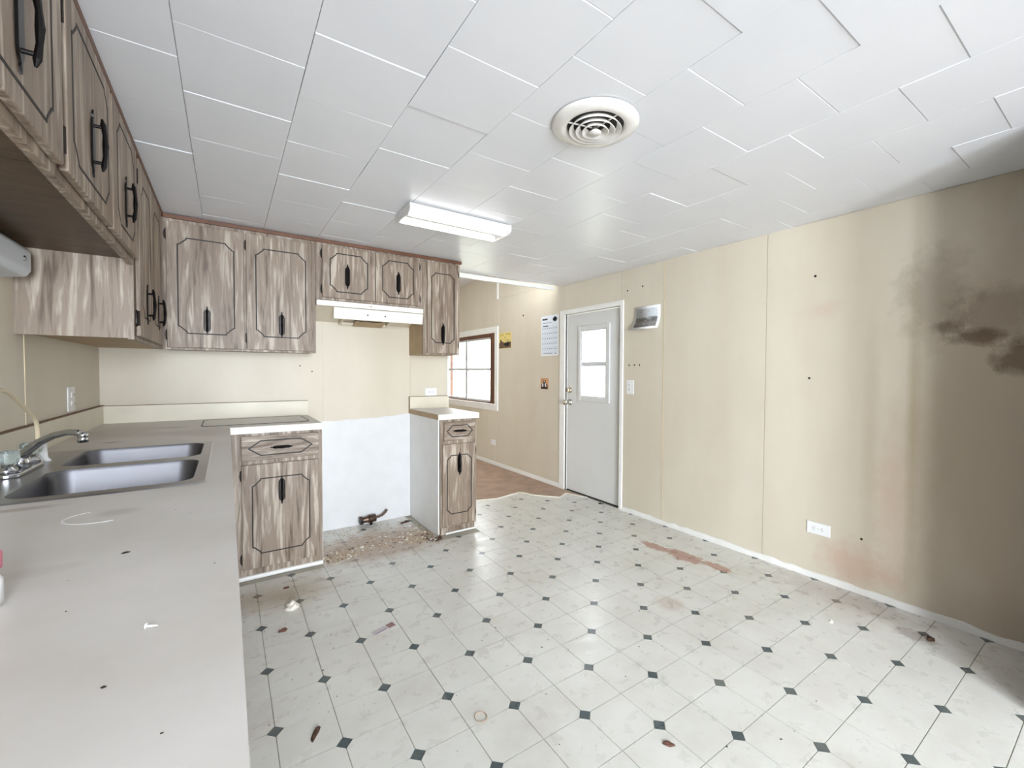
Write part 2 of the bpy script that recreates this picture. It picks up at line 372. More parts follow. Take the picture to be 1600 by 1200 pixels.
# stove alcove panel, torn along its upper edge
pts = [(.487, .002), (1.262, .002), (1.262, .872)]; x = 1.22
tz = [.868, .866, .861, .857, .858, .852, .85, .853, .849, .846, .848, .842, .838, .84, .845, .842, .846]
for z_ in tz: pts.append((x, z_+random.uniform(-.003, .003))); x -= .044
pts.append((.487, .852))
MB().prism(pts, YB-.004, YB-.0005, 1).build('white_stove_panel', 'stovepanel', wb)
# right wall with door and window openings
DY0, DY1, DZ = 2.775, 3.56, 1.825
WY0, WY1, WZ0, WZ1 = 5.02, 6.60, .80, 1.745
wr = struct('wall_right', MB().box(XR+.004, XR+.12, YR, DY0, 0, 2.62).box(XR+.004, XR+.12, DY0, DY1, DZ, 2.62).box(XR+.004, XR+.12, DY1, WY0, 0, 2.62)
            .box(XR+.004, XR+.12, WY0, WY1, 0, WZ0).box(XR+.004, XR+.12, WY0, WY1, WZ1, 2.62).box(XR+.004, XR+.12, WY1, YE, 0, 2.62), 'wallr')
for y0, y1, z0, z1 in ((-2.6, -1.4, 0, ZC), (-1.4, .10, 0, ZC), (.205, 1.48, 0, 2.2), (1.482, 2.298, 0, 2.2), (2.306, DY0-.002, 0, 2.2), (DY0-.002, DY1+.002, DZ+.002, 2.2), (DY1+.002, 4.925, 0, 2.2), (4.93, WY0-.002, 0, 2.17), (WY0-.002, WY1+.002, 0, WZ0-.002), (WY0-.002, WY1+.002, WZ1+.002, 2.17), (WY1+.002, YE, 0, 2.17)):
    MB().box(XR, XR+.004, y0+.001, y1-.001, z0, min(z1, ZC) if y1 < 3.6 else z1).build('wall_panel', 'wallr' if y1 > .2 else 'added_panelling', wr)
MB().box(XR-.003, XR+.002, 2.299, 2.305, .03, ZC-.01).build('seam_batten', 'beige', wr)
MB().box(XR-.002, XR+.003, 3.7, YE, 2.172, 2.60).build('upper_wall_panel', 'wallr', wr)
MB().box(XR-.012, XR+.001, 4.94, 4.975, 2.175, 2.45).build('wall_batten', 'casing', wr)
we = struct('wall_end', MB().box(.1, XR+.12, YE, YE+.1, 0, 2.62), 'wall')
struct('wall_far_left', MB().box(.1, .2, YB+.11, 4.35, 0, 2.62).box(.1, .2, 4.95, YE, 0, 2.62).box(.1, .2, 4.35, 4.95, 0, 1.0).box(.1, .2, 4.35, 4.95, 1.55, 2.62), 'wall')  # hidden wall; its opening is added to let fill daylight in
wk = struct('wall_rear', MB().box(XL-.12, -.33, YR-.12, YR, 0, ZC).box(.63, XR+.12, YR-.12, YR, 0, ZC).box(-.33, .63, YR-.12, YR, 2.03, ZC), 'added_panelling')
struct('wall_stub', MB().box(2.34, XR, .10, .205, 0, ZC), 'added_panelling')

# baseboards
b = MB(); y = .206; k = 0
rr = random.Random(3); prof = []
while y < DY0-.03:
    prof.append((y, .020+rr.uniform(0, .014), .006+rr.uniform(0, .004))); y += .06
prof.append((DY0-.03, .022, .007))
for (a, c_) in zip(prof, prof[1:]):
    b.add([(XR, a[0], 0), (XR-a[2]-.008, a[0], 0), (XR-a[2], a[0], a[1]), (XR, a[0], a[1]+.004), (XR, c_[0], 0), (XR-c_[2]-.008, c_[0], 0), (XR-c_[2], c_[0], c_[1]), (XR, c_[0], c_[1]+.004)],
          [(0, 1, 2, 3), (4, 7, 6, 5), (1, 5, 6, 2), (2, 6, 7, 3), (0, 4, 5, 1)])
struct('baseboard_right', b, 'white', smooth=False)
struct('baseboard_far', MB().box(XR-.012, XR, DY1+.09, YE, .004, .05), 'casing', bevel=.003)
struct('baseboard_cabinet', MB().tube([(.02, 3.034, .012), (.25, 3.036, .013), (.486, 3.036, .012)], .014, 8), 'white')
struct('baseboard_small_cabinet', MB().tube([(1.33, 3.060, .006), (1.46, 3.058, .008), (1.585, 3.062, .006)], .008, 8), 'white')

# ------------------------------------------------------------------ entry door
d1 = struct('door_1', MB().box(XR-.012, XR+.02, DY1, DY1+.082, 0, DZ+.045).box(XR-.012, XR+.02, DY0-.035, DY0, 0, DZ+.045).box(XR-.012, XR+.02, DY0, DY1, DZ, DZ+.045)
            .box(XR+.02, XR+.12, DY1-.004, DY1+.02, 0, DZ+.02).box(XR+.02, XR+.12, DY0-.02, DY0+.004, 0, DZ+.02).box(XR+.02, XR+.12, DY0, DY1, DZ-.004, DZ+.02), 'casing', bevel=.002)
gY0, gY1, gZ0, gZ1 = 2.972, 3.330, .985, 1.645
sl = MB(); dx0, dx1 = XR+.024, XR+.062; a0, a1, zz0, zz1 = DY0+.006, DY1-.010, .012, DZ-.010
sl.box(dx0, dx1, a0, gY0, zz0, zz1).box(dx0, dx1, gY1, a1, zz0, zz1).box(dx0, dx1, gY0, gY1, zz0, gZ0).box(dx0, dx1, gY0, gY1, gZ1, zz1)
slab = sl.build('door_slab', 'door', d1)
fr = MB()
def ring(mb, x0, x1, ya, yb, za, zb, w):
    return mb.box(x0, x1, ya-w, ya, za-w, zb+w).box(x0, x1, yb, yb+w, za-w, zb+w).box(x0, x1, ya, yb, za-w, za).box(x0, x1, ya, yb, zb, zb+w)
ring(fr, XR+.008, XR+.026, gY0, gY1, gZ0, gZ1, .044).build('window_frame', 'door', slab, bevel=.005)
ring(MB(), XR+.014, XR+.030, gY0+.012, gY1-.012, gZ0+.012, gZ1-.012, .014).build('window_bead', 'alu', slab)
MB().box(XR+.020, XR+.040, gY0, gY1, 1.288, 1.330).build('window_rail', 'alu', slab)
MB().box(XR+.036, XR+.040, gY0, gY1, gZ0, 1.295).build('pane', 'glass', slab)
MB().box(XR+.036, XR+.040, gY0, gY1, 1.318, gZ1).build('pane', 'glass', slab)
MB().lathe([(.033, .022), (.033, .016), (.016, .010), (.013, -.018), (.024, -.026), (.029, -.042), (.027, -.056), (.016, -.064), (.001, -.066)], (XR, 3.503, .920), 20, 0).build('door_knob', 'nickel', d1, smooth=True)
MB().lathe([(.030, .022), (.030, .012), (.024, .004), (.018, 0), (.001, -.001)], (XR, 3.503, 1.045), 20, 0).box(XR-.022, XR+.004, 3.498, 3.508, 1.032, 1.058).build('deadbolt', 'brass', d1, smooth=False)
MB().box(XR+.022, XR+.064, DY0+.004, DY1-.006, -.002, .008).build('door_sweep', 'black', d1)
MB().box(XR-.008, XR+.12, DY0, DY1, -.003, .002).build('threshold', 'nickel', d1)

# ------------------------------------------------------------------ window
w1 = struct('window_1', ring(MB(), XR-.014, XR+.004, WY0, WY1, WZ0, WZ1, .078), 'casing', bevel=.003)
MB().box(XR-.022, XR+.1, WY0-.02, WY1+.02, WZ0-.006, WZ0+.008).build('window_sill', 'casing', w1, bevel=.003)
ring(MB(), XR+.004, XR+.11, WY0+.018, WY1-.018, WZ0+.022, WZ1-.018, .018).build('window_jamb', 'brownjamb', w1)
fx0, fx1 = XR+.075, XR+.105
MB().box(XR+.002, XR+.014, WY0+.002, WY0+.135, WZ0+.01, WZ1-.002).box(XR+.002, XR+.014, WY0+.135, WY1-.002, WZ1-.050, WZ1-.002).build('brown_stop_board', 'brownjamb', w1)
fx0, fx1 = XR+.016, XR+.046
fm = MB(); ring(fm, fx0, fx1, WY0+.165, WY1-.055, WZ0+.050, WZ1-.075, .030)
fm.build('window_frame', 'alu', w1)
MB().box(fx0-.008, fx1, 5.855, 5.915, WZ0+.03, WZ1-.03).build('window_mullion', 'alu', w1)
for ya, yb in ((WY0+.14, 5.855), (5.915, WY1-.04)):
    MB().box(fx0-.004, fx1, ya, yb, 1.250, 1.284).build('window_rail', 'alu', w1)
    for za, zb in ((WZ0+.04, 1.262), (1.288, WZ1-.04)):
        MB().box(fx1-.016, fx1-.012, ya, yb, za, zb).build('pane', 'glass', w1)
w2 = struct('added_fill_opening', MB().box(XL-.02, XL+.014, -3.18, -3.12, .74, 2.06).box(XL-.02, XL+.014, -2.12, -2.06, .74, 2.06).box(XL-.02, XL+.014, -3.12, -2.12, 2.0, 2.06).box(XL-.02, XL+.014, -3.12, -2.12, .74, .80), 'casing')  # unseen casing round the opening added for the side fill lamp
# rear glazed doorway (behind the camera, where the daylight comes in)
d2 = struct('door_2', MB().box(-.39, -.33, YR-.02, YR+.014, 0, 2.09).box(.63, .69, YR-.02, YR+.014, 0, 2.09).box(-.33, .63, YR-.02, YR+.014, 2.03, 2.09), 'casing')
# pale ground outside
props(MB().box(XR+.3, XR+30, -20, 30, -.8, -.6).build('yard', plain('pale_yard', srgb(190, 190, 170), .9)), kind='structure')

# ------------------------------------------------------------------ cabinets
YU, XU, YL = 3.325, -.302, 3.038
mb_ = lambda a, d, z: (a, YU-d, z)          # back wall uppers: depth d towards the room
ml_ = lambda a, d, z: (XU+d, a, z)          # left wall uppers
mf_ = lambda a, d, z: (a, YL-d, z)          # back wall bases
ms_ = lambda a, d, z: (-.060+d, a, z)       # left wall bases
def notch(u0, u1, z0, z1, c):
    e = c*.22
    return [(u0+c, z0), (u1-c, z0), (u1-c+e*.4, z0+e), (u1-e, z0+c-e*.4), (u1, z0+c), (u1, z1-c), (u1-e, z1-c+e*.4), (u1-c+e*.4, z1-e), (u1-c, z1), (u0+c, z1), (u0+c-e*.4, z1-e), (u0+e, z1-c+e*.4), (u0, z1-c), (u0, z0+c), (u0+e, z0+c-e*.4), (u0+c-e*.4, z0+e)]
def handle(mp, u, z, parent, d0=.019, horiz=False, L=.178):
    m = MB(); h = L/2; w_ = .009 if horiz else .017
    def pt(a, d, b): return mp(u+(b if horiz else a), d, z+(a if horiz else b))
    # pointed back plate
    pl = [(0, -h), (.006, -h*.86), (.004, -h*.78), (w_*.8, -h*.66), (w_, -h*.52), (w_, h*.52), (w_*.8, h*.66), (.004, h*.78), (.006, h*.86), (0, h)]
    pl = pl+[(-a, b) for a, b in pl[-2:0:-1]]; n = len(pl)
    m.add([pt(a, d0, b) for a, b in pl]+[pt(a*.8, d0+.0035, b*.99) for a, b in pl], [tuple(range(n)), tuple(range(n, 2*n))]+[(i, (i+1) % n, n+(i+1) % n, n+i) for i in range(n)])
    # posts and bail grip
    g = .62*h
    for s_ in (-1, 1): m.tube([pt(0, d0, s_*g*.86), pt(0, d0+.020, s_*g*.86)], .0045, 8)
    path = [pt(0, d0+.019, -g*1.25), pt(0, d0+.021, -g), pt(0, d0+.024, -g*.5), pt(0, d0+.025, 0), pt(0, d0+.024, g*.5), pt(0, d0+.021, g), pt(0, d0+.019, g*1.25)]
    m.tube(path, [.0022, .0062, .0050, .0070, .0050, .0062, .0022], 8)
    return m.build('handle', 'bronze', parent, smooth=False)
def hinge(mp, u, z, parent, side):
    m = MB(mp); s_ = side
    m.prism([(u, z-.034), (u+s_*.009, z-.022), (u+s_*.013, z), (u+s_*.009, z+.022), (u, z+.034)], .001, .006, 1)
    return m.tube([(u, .010, z-.030), (u, .010, z+.030)], .0052, 8).build('hinge', 'hinge', parent)
def cdoor(mp, u0, u1, z0, z1, parent, hz, hinge_side=-1, drawer=False, hu=None, mat=None, gm=None, hl=.178):
    d = MB(mp).box(u0, u1, .001, .018, z0, z1).build('drawer' if drawer else 'door', mat or ('wood_h' if drawer else 'wood'), parent, bevel=.0035)
    w, h = u1-u0, z1-z0; gx = gm if gm else (.052 if w > .3 else .036)
    if drawer:
        a, b, c_, e = u0+w*.09, u1-w*.10, z0+h*.2, z1-h*.2; zm = (c_+e)/2; q = min(.06, w*.16)
        path = [(a, zm), (a+q*.5, zm-(e-c_)*.26), (a+q, c_), (b-q, c_), (b-q*.5, zm-(e-c_)*.26), (b, zm), (b-q*.5, zm+(e-c_)*.26), (b-q, e), (a+q, e), (a+q*.5, zm+(e-c_)*.26)]
    else: path = notch(u0+gx, u1-gx, z0+(.085 if h > .45 else .045), z1-(.085 if h > .45 else .045), .042 if w > .3 else .030)
    MB(mp).strip(path, .0068, .0178, .0188).build('groove_line', 'groove', d)
    handle(mp, hu if hu else (u0+u1)/2, hz, d, horiz=drawer, L=hl)
    if not drawer:
        uu = u0 if hinge_side < 0 else u1
        for z_ in (z0+h*(.10 if h > .45 else .16), z1-h*(.10 if h > .45 else .16)): hinge(mp, uu, z_, d, hinge_side)
    return d
def topstrip(mp, u0, u1, parent, d=.012): return MB(mp).box(u0, u1, -.01, d, 2.104, 2.126).build('top_moulding', 'edge', parent)

G = 'woodgrain kitchen wall cabinets'
# back wall uppers
c1 = thing('wall_cabinet', 'tall two-door wall cabinet on the back wall, left of the range hood', 'cabinet', (.10, 3.48, 1.345), G)
MB().box(XU+.001, .499, YU+.018, YB, 1.352, ZC-.004).build('carcass', 'wood', c1)
MB().box(XU+.001, .499, YU, YU+.018, 1.345, ZC-.004).build('face_frame', 'wood', c1)
cdoor(mb_, -.280, .094, 1.357, 2.083, c1, 1.522); cdoor(mb_, .104, .488, 1.357, 2.083, c1, 1.522)
topstrip(mb_, XU+.012, .4995, c1)
c2 = thing('wall_cabinet', 'short two-door wall cabinet directly above the range hood', 'cabinet', (.877, 3.48, 1.72), G)
MB().box(.501, 1.254, YU+.018, YB, 1.722, ZC-.004).build('carcass', 'wood', c2)
MB().box(.501, 1.254, YU, YU+.018, 1.717, ZC-.004).build('face_frame', 'wood', c2)
cdoor(mb_, .538, .886, 1.732, 2.086, c2, 1.888, hu=.700, gm=.05); cdoor(mb_, .893, 1.222, 1.732, 2.090, c2, 1.886, 1, hu=1.059, gm=.05)
topstrip(mb_, .5005, 1.2545, c2)
c3 = thing('wall_cabinet', 'narrow single-door wall cabinet at the right end of the back wall', 'cabinet', (1.41, 3.48, 1.36), G)
MB().box(1.256, 1.566, YU+.018, YB, 1.362, ZC-.004).build('carcass', 'raw', c3)
MB().box(1.256, 1.566, YU, YU+.018, 1.357, ZC-.004).build('face_frame', 'wood', c3)
cdoor(mb_, 1.284, 1.546, 1.371, 2.088, c3, 1.524, 1)
topstrip(mb_, 1.2555, 1.580, c3)
# corner unit hanging on the left wall
c4 = thing('wall_cabinet', 'corner wall cabinet on the left wall, hanging lower than the cabinets over the sink', 'cabinet', (-.46, 2.85, 1.345), G)
MB().box(XL, XU-.018, 2.385, YB, 1.365, ZC-.004).build('carcass', 'wood', c4)
MB().box(XL, XU-.018, 2.378, 2.385, 1.350, ZC-.004).build('side_panel', 'wood', c4)
MB().box(XL+.01, XU-.02, 2.39, YB-.01, 1.357, 1.3645).build('bottom_panel', 'raw', c4)
MB().box(XU-.018, XU, 2.378, YU+.03, 1.345, ZC-.004).build('face_frame', 'wood', c4)
cdoor(ml_, 2.415, 2.768, 1.362, 2.083, c4, 1.512, hu=2.585); cdoor(ml_, 2.778, 3.140, 1.362, 2.083, c4, 1.518, 1, hu=2.975)
topstrip(ml_, 2.379, YU-.012, c4)
# over the sink
for (ya, yb, lab) in ((1.405, 2.377, 'short two-door wall cabinet over the sink, beside the lower corner cabinet'), (.43, 1.403, 'short two-door wall cabinet at the top left edge, nearest the viewer')):
    c5 = thing('wall_cabinet', lab, 'cabinet', (-.46, (ya+yb)/2, 1.645), G)
    MB().box(XL, XU-.018, ya, yb, 1.672, ZC-.004).build('carcass', 'wood', c5)
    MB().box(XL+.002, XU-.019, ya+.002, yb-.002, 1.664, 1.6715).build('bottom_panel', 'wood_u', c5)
    MB().box(XU-.018, XU, ya, yb, 1.643, ZC-.004).build('face_frame', 'wood', c5)
    m_ = (ya+yb)/2
    cdoor(ml_, ya+.012, m_-.012, 1.664, 2.086, c5, 1.818, hu=m_-.255, gm=.045); cdoor(ml_, m_+.012, yb-.020, 1.664, 2.086, c5, 1.812, 1, hu=m_+.215, gm=.07)
    topstrip(ml_, ya+.0005, yb-.0005, c5)

# base cabinets
GB = 'woodgrain kitchen base cabinets'
b1 = thing('base_cabinet', 'one-drawer one-door base cabinet at the left side of the empty stove bay', 'cabinet', (.26, 3.34, 0), GB)
MB().box(.006, .487, YL+.018, YB-.001, .02, .858).build('carcass', 'wood', b1)
MB().box(.012, .487, YL, YL+.018, .018, .858).build('face_frame', 'wood', b1)
MB().box(.4872, .4888, YL+.001, YB-.005, .0, .857).build('white_side_panel', 'white', b1)
cdoor(mf_, .062, .466, .700, .842, b1, .770, drawer=True, hl=.12); cdoor(mf_, .062, .464, .066, .676, b1, .512)
b2 = thing('base_cabinet', 'narrow base cabinet with white painted side, right of the empty stove bay', 'cabinet', (1.42, 3.34, 0), GB)
MB().box(1.272, 1.572, YL+.018, YB-.005, .06, .868).box(1.29, 1.572, YL+.05, YB-.005, 0, .06).build('carcass', 'raw', b2)
MB().box(1.276, 1.574, YL, YL+.018, .062, .868).build('face_frame', 'wood', b2)
MB().box(1.296, 1.574, YL+.030, YL+.046, .0, .062).build('toe_board', 'wood', b2)
MB().prism([(YL+.004, .0), (YB-.006, .0), (YB-.006, .870), (YL+.004, .868)], 1.263, 1.2715, 0).build('white_side_panel', 'white', b2, label='white painted side panel')
cdoor(mf_, 1.303, 1.556, .712, .852, b2, .783, drawer=True, hl=.115); cdoor(mf_, 1.290, 1.558, .078, .686, b2, .535, 1)
# left run below the sink counter (seen only from a step aside)
yy = [3.0, 2.50, 1.60, 1.10, .60, .10, -.40, -.88]
labs = ['base cabinet in the blind corner of the counter', 'wide two-door base cabinet under the double sink', 'base cabinet just nearer than the sink', 'second base cabinet nearer than the sink', 'third base cabinet nearer than the sink', 'base cabinet beside the viewer', 'base cabinet at the near end of the counter']
for k in range(7):
    ya, yb = yy[k+1]+.001, yy[k]-.001
    b3 = thing('base_cabinet', labs[k], 'cabinet', (-.3, (ya+yb)/2, 0), GB)
    top = .858 if k != 1 else .68
    MB().box(XL, -.079, ya, yb, .06, top).build('carcass', 'wood', b3)
    MB().box(-.0785, -.060, ya, yb, .02, .858).build('face_frame', 'wood', b3)
    if k == 1:
        cdoor(ms_, ya+.03, (ya+yb)/2-.01, .08, .84, b3, .62); cdoor(ms_, (ya+yb)/2+.01, yb-.03, .08, .84, b3, .62, 1)
    elif k > 0:
        cdoor(ms_, ya+.03, yb-.03, .70, .842, b3, .77, drawer=True, hl=.12); cdoor(ms_, ya+.03, yb-.03, .08, .676, b3, .512)

# ------------------------------------------------------------------ countertops
SX0, SX1, SY0, SY1 = -.590, -.055, 1.565, 2.455
ct = thing('countertop', 'long L-shaped pale laminate countertop holding the sink', 'countertop', (-.3, 1.5, .86))
HX0, HX1, HY0, HY1 = SX0+.012, SX1-.012, SY0+.012, SY1-.012
m = MB(); XE = .011; YF = 3.012
m.box(XL+.0005, XE, -.90, HY0, .86, .90).box(XL+.0005, HX0, HY0, HY1, .86, .90).box(HX1, XE, HY0, HY1, .86, .90).box(XL+.0005, XE, HY1, YB-.0005, .86, .90).box(XE, .483, YF+.001, YB-.0005, .86, .90)
m.build('worktop', 'counter', ct)
MB().box(XE-.001, XE+.0012, -.90, YF, .861, .8995).build('edge_band', 'counter', ct)
MB().box(XE, .4835, YF-.001, YF+.001, .861, .8995).build('edge_band', 'edgeband', ct, label='cream front edge band')
bs = MB().box(XL+.0005, XL+.018, -.90, YB-.0005, .9005, 1.008).box(XL+.018, .487, YB-.018, YB-.0005, .9005, 1.005).build('backsplash', 'splash', ct, label='cream backsplash')
MB().box(XL+.0005, XL+.019, -.90, YB-.0005, 1.008, 1.012).box(XL+.019, .487, YB-.019, YB-.0005, 1.005, 1.008).build('backsplash_cap', 'edge', bs)
ct2 = thing('countertop', 'small square countertop on the narrow cabinet right of the stove bay', 'countertop', (1.42, 3.3, .87))
MB().box(1.252, 1.583, 3.012, YB-.0005, .872, .912).build('worktop', 'counter', ct2)
MB().box(1.2515, 1.5835, 3.010, 3.0125, .873, .9115).build('edge_band', 'edgeband', ct2)
MB().box(1.2505, 1.2525, 3.012, YB-.001, .873, .9115).build('edge_band', 'raw', ct2)
MB().box(1.252, 1.604, YB-.020, YB-.0005, .9125, 1.012).build('backsplash', 'splash', ct2)
MB().box(1.2515, 1.2545, YB-.021, YB-.0005, .912, 1.0125).box(1.252, 1.604, YB-.021, YB-.0005, 1.012, 1.015).build('backsplash_cap', 'edge', ct2)
# cutting board let into the counter
def rrect(x0, x1, y0, y1, r, n=5):
    o = []
    for (cx, cy, a0) in ((x1-r, y1-r, 0), (x0+r, y1-r, 90), (x0+r, y0+r, 180), (x1-r, y0+r, 270)):
        o += [(cx+r*math.cos(math.radians(a0+90*k/n)), cy+r*math.sin(math.radians(a0+90*k/n))) for k in range(n+1)]
    return o
cb = thing('cutting_board', 'pale cutting board with dark rim let into the back counter', 'cutting board', (.15, 3.35, .9))
MB().prism(rrect(-.118, .428, 3.155, 3.560, .04), .9001, .9022).build('board', 'counter', cb)
fm = MB(lambda a, d, z: (a, z, d)); fm.strip(rrect(-.122, .432, 3.151, 3.564, .043), .0085, .9001, .9032).build('rim', 'hinge', cb)

# ------------------------------------------------------------------ sink
sk = thing('kitchen_sink', 'stainless steel double bowl sink set into the left counter', 'sink', (-.32, 2.01, .9))
bowls = [(-.455, -.083, 1.600, 1.990), (-.455, -.083, 2.055, 2.430)]
def frame_with_holes():
    """rim plate with two rounded holes: triangulated with bmesh holes fill"""
    bm = bmesh.new(); out = rrect(SX0, SX1, SY0, SY1, .03); loops = []
    for lp in [out]+[rrect(x0, x1, y0, y1, .055, 6) for x0, x1, y0, y1 in bowls]:
        vs = [bm.verts.new((a, b_, .9045)) for a, b_ in lp]; loops.append([bm.edges.new((vs[i], vs[(i+1) % len(vs)])) for i in range(len(vs))])
    bmesh.ops.triangle_fill(bm, edges=[e for l in loops for e in l], use_beauty=True)
    # outer lip
    lo = [bm.verts.new((a+(.004 if a > -.3 else -.004), b_+(.004 if b_ > 2.0 else -.004), .9003)) for a, b_ in out]
    bm.verts.ensure_lookup_table(); n = len(out)
    for i in range(n): bm.faces.new((bm.verts[i], lo[i], lo[(i+1) % n], bm.verts[(i+1) % n]))
    return bm
bm = frame_with_holes(); bmesh.ops.recalc_face_normals(bm, faces=bm.faces)
bm.verts.ensure_lookup_table(); vs = [tuple(v.co) for v in bm.verts]; fs = [tuple(v.index for v in f.verts) for f in bm.faces]; bm.free()
MB().add(vs, fs).build('rim', 'steelrim', sk)
for (x0, x1, y0, y1) in bowls:
    m = MB(); levels = [(0, .9045, .055), (.004, .895, .055), (.010, .76, .055), (.018, .738, .06), (.040, .726, .07), (.075, .724, .08)]
    rings = [[(a, b_, z_) for a, b_ in rrect(x0+i_, x1-i_, y0+i_, y1-i_, r_, 6)] for i_, z_, r_ in levels]; n = len(rings[0])
    m.add([p for r_ in rings for p in r_], [(k*n+j, k*n+(j+1) % n, (k+1)*n+(j+1) % n, (k+1)*n+j) for k in range(len(rings)-1) for j in range(n)]+[tuple(range((len(rings)-1)*n, len(rings)*n))])
    bw = m.build('bowl', 'steel', sk, smooth=True)
    MB().lathe([(.042, .7245), (.040, .729), (.030, .728), (.026, .7255)], ((x0+x1)/2, (y0+y1)/2, 0), 20).build('drain', 'chrome', bw, smooth=True)
# faucet
fa = thing('faucet', 'chrome two-handle faucet with low swivel spout on the sink deck', 'faucet', (-.527, 2.03, .905))
MB().prism(rrect(-.556, -.498, 1.905, 2.155, .028), .9047, .918).build('base_plate', 'chrome', fa, bevel=.004)
MB().lathe([(.026, .918), (.025, .935), (.020, .955), (.014, .965), (.001, .967)], (-.527, 2.03, 0), 20).build('spout_hub', 'chrome', fa, smooth=True)
sp = [(-.527, 2.03, .945), (-.505, 2.013, .972), (-.475, 1.992, .998), (-.44, 1.968, 1.018), (-.405, 1.944, 1.028), (-.378, 1.926, 1.027), (-.369, 1.920, 1.020)]
MB().tube(sp, [.0155, .0135, .0115, .010, .0095, .0095, .0095], 14).build('spout', 'chrome', fa, smooth=True)
MB().lathe([(.0125, .997), (.0125, 1.010), (.011, 1.012), (.0125, 1.014), (.0125, 1.024), (.008, 1.028)], (-.366, 1.918, 0), 16).build('aerator', 'chrome', fa, smooth=True)
for y_ in (1.935, 2.125):
    MB().lathe([(.023, .918), (.022, .930), (.014, .936), (.012, .944)], (-.527, y_, 0), 18).build('valve_collar', 'chrome', fa, smooth=True)
    kn = MB(); prof = [(.012, .944), (.024, .950), (.027, .962), (.026, .978), (.018, .984), (.001, .985)]
    kn.lathe(prof, (-.527, y_, 0), 10); kn.build('knob', 'acrylic', fa)
# drinking water tap
wt = thing('water_filter_tap', 'thin beige curved tap tube rising beside the faucet', 'tap', (-.53, 2.212, .905))
MB().lathe([(.024, .9047), (.023, .910), (.0165, .918), (.0150, .945), (.0145, .972), (.012, .974)], (-.525, 2.215, 0), 18).build('base', 'plate', wt, smooth=True)
MB().tube([(-.53, 2.207, .955), (-.53, 2.206, .985), (-.53, 2.204, 1.01), (-.53, 2.200, 1.035), (-.53, 2.185, 1.055), (-.53, 2.15, 1.073), (-.53, 2.10, 1.097), (-.53, 2.04, 1.125), (-.53, 1.98, 1.150), (-.53, 1.93, 1.161), (-.53, 1.89, 1.160), (-.53, 1.86, 1.148), (-.53, 1.84, 1.12)], .0062, 12).build('tube', 'beige', wt, smooth=True)

# ------------------------------------------------------------------ range hood
hd = thing('range_hood', 'cream range hood under the short cabinet above the empty stove bay', 'range hood', (.877, 3.48, 1.60))
MB().box(.503, 1.254, 3.316, 3.326, 1.676, 1.713).build('front_lip', 'hood', hd, bevel=.002)
MB().prism([(3.326, 1.713), (3.326, 1.678), (3.36, 1.676), (YB-.003, 1.598), (YB-.003, 1.713)], .503, 1.254, 0).build('body', 'hoodside', hd)
cp_ = MB().prism([(3.318, 1.672), (3.330, 1.594), (3.342, 1.594), (3.352, 1.668)], .613, 1.254, 0).build('control_panel', 'hood', hd, bevel=.001)
MB().box(.83, .97, 3.3165, 3.325, 1.618, 1.644).build('switch_plate', 'plate', cp_)
for x_ in (.838, .962): MB().box(x_-.004, x_+.004, 3.312, 3.320, 1.626, 1.636).build('rocker_switch', 'black', cp_)
MB().lathe([(.004, 3.314), (.004, 3.317)], (.862, 0, 1.694), 10, 1).build('indicator', 'black', hd)
MB().prism([(3.40, 1.655), (3.40, 1.625), (3.63, 1.578), (3.63, 1.60)], .70, .715, 0).prism([(3.40, 1.655), (3.40, 1.625), (3.63, 1.578), (3.63, 1.60)], 1.045, 1.06, 0).prism([(3.60, 1.60), (3.60, 1.583), (3.63, 1.577), (3.63, 1.60)], .715, 1.045, 0).build('filter_frame', 'hoodside', hd)
MB().prism([(3.36, 1.645), (3.36, 1.638), (3.625, 1.574), (3.625, 1.580)], .80, 1.02, 0).build('grease_filter', 'raw', hd, label='tan grease filter')
MB().tube([(.76, 3.36, 1.596), (.80, 3.36, 1.588), (.84, 3.36, 1.592), (.90, 3.36, 1.587), (.95, 3.36, 1.594)], .0035, 6).build('loose_wire', 'black', hd)

# ------------------------------------------------------------------ ceiling fixture and vent
fx = thing('fluorescent_light', 'white two-tube fluorescent strip light on the ceiling in front of the cabinets', 'ceiling light', (1.12, 2.44, 2.08))
fy0, fy1, fxa, fxb = 2.315, 2.566, .803, 1.437
MB().prism([(fy0+.005, ZC-.004), (fy0+.004, 2.112), (fy0+.075, 2.094), (fy0+.095, 2.088), ((fy0+fy1)/2, 2.086), (fy1-.095, 2.088), (fy1-.075, 2.094), (fy1-.004, 2.112), (fy1-.005, ZC-.004)], fxa+.003, fxb-.003, 0).build('reflector', 'plate', fx)
for x_ in (fxa, fxb-.003):
    MB().prism([(fy0, ZC-.004), (fy0, 2.088), (fy0+.03, 2.074), (fy1-.03, 2.074), (fy1, 2.078), (fy1, ZC-.004)], x_, x_+.003, 0).build('end_plate', 'vent', fx)
for y_ in (fy0+.055, fy1-.055):
    MB().tube([(fxa+.012, y_, 2.083), (fxb-.014, y_, 2.083)], .0125, 14).build('tube', 'tube', fx, smooth=True)
    for x_ in (fxa+.004, fxb-.020): MB().box(x_, x_+.014, y_-.012, y_+.012, 2.072, 2.104).build('lamp_holder', 'plate', fx)
VX, VY = 1.103, 1.203
vt = thing('ceiling_vent', 'round white ceiling air vent with concentric rings', 'vent', (VX, VY, 2.09))
MB().lathe([(.157, 2.1265), (.1575, 2.1225), (.150, 2.117), (.128, 2.109), (.112, 2.108), (.105, 2.112), (.102, 2.121), (.104, 2.1265)], (VX, VY, 0), 48, close=False).build('flange', 'vent', vt, smooth=True)
MB().lathe([(.1035, 2.1260), (.1035, 2.1268)], (VX, VY, 0), 40).build('duct_dark_disc', 'dark', vt)  # dark disc painted in place of the unlit duct; ceiling is uncut
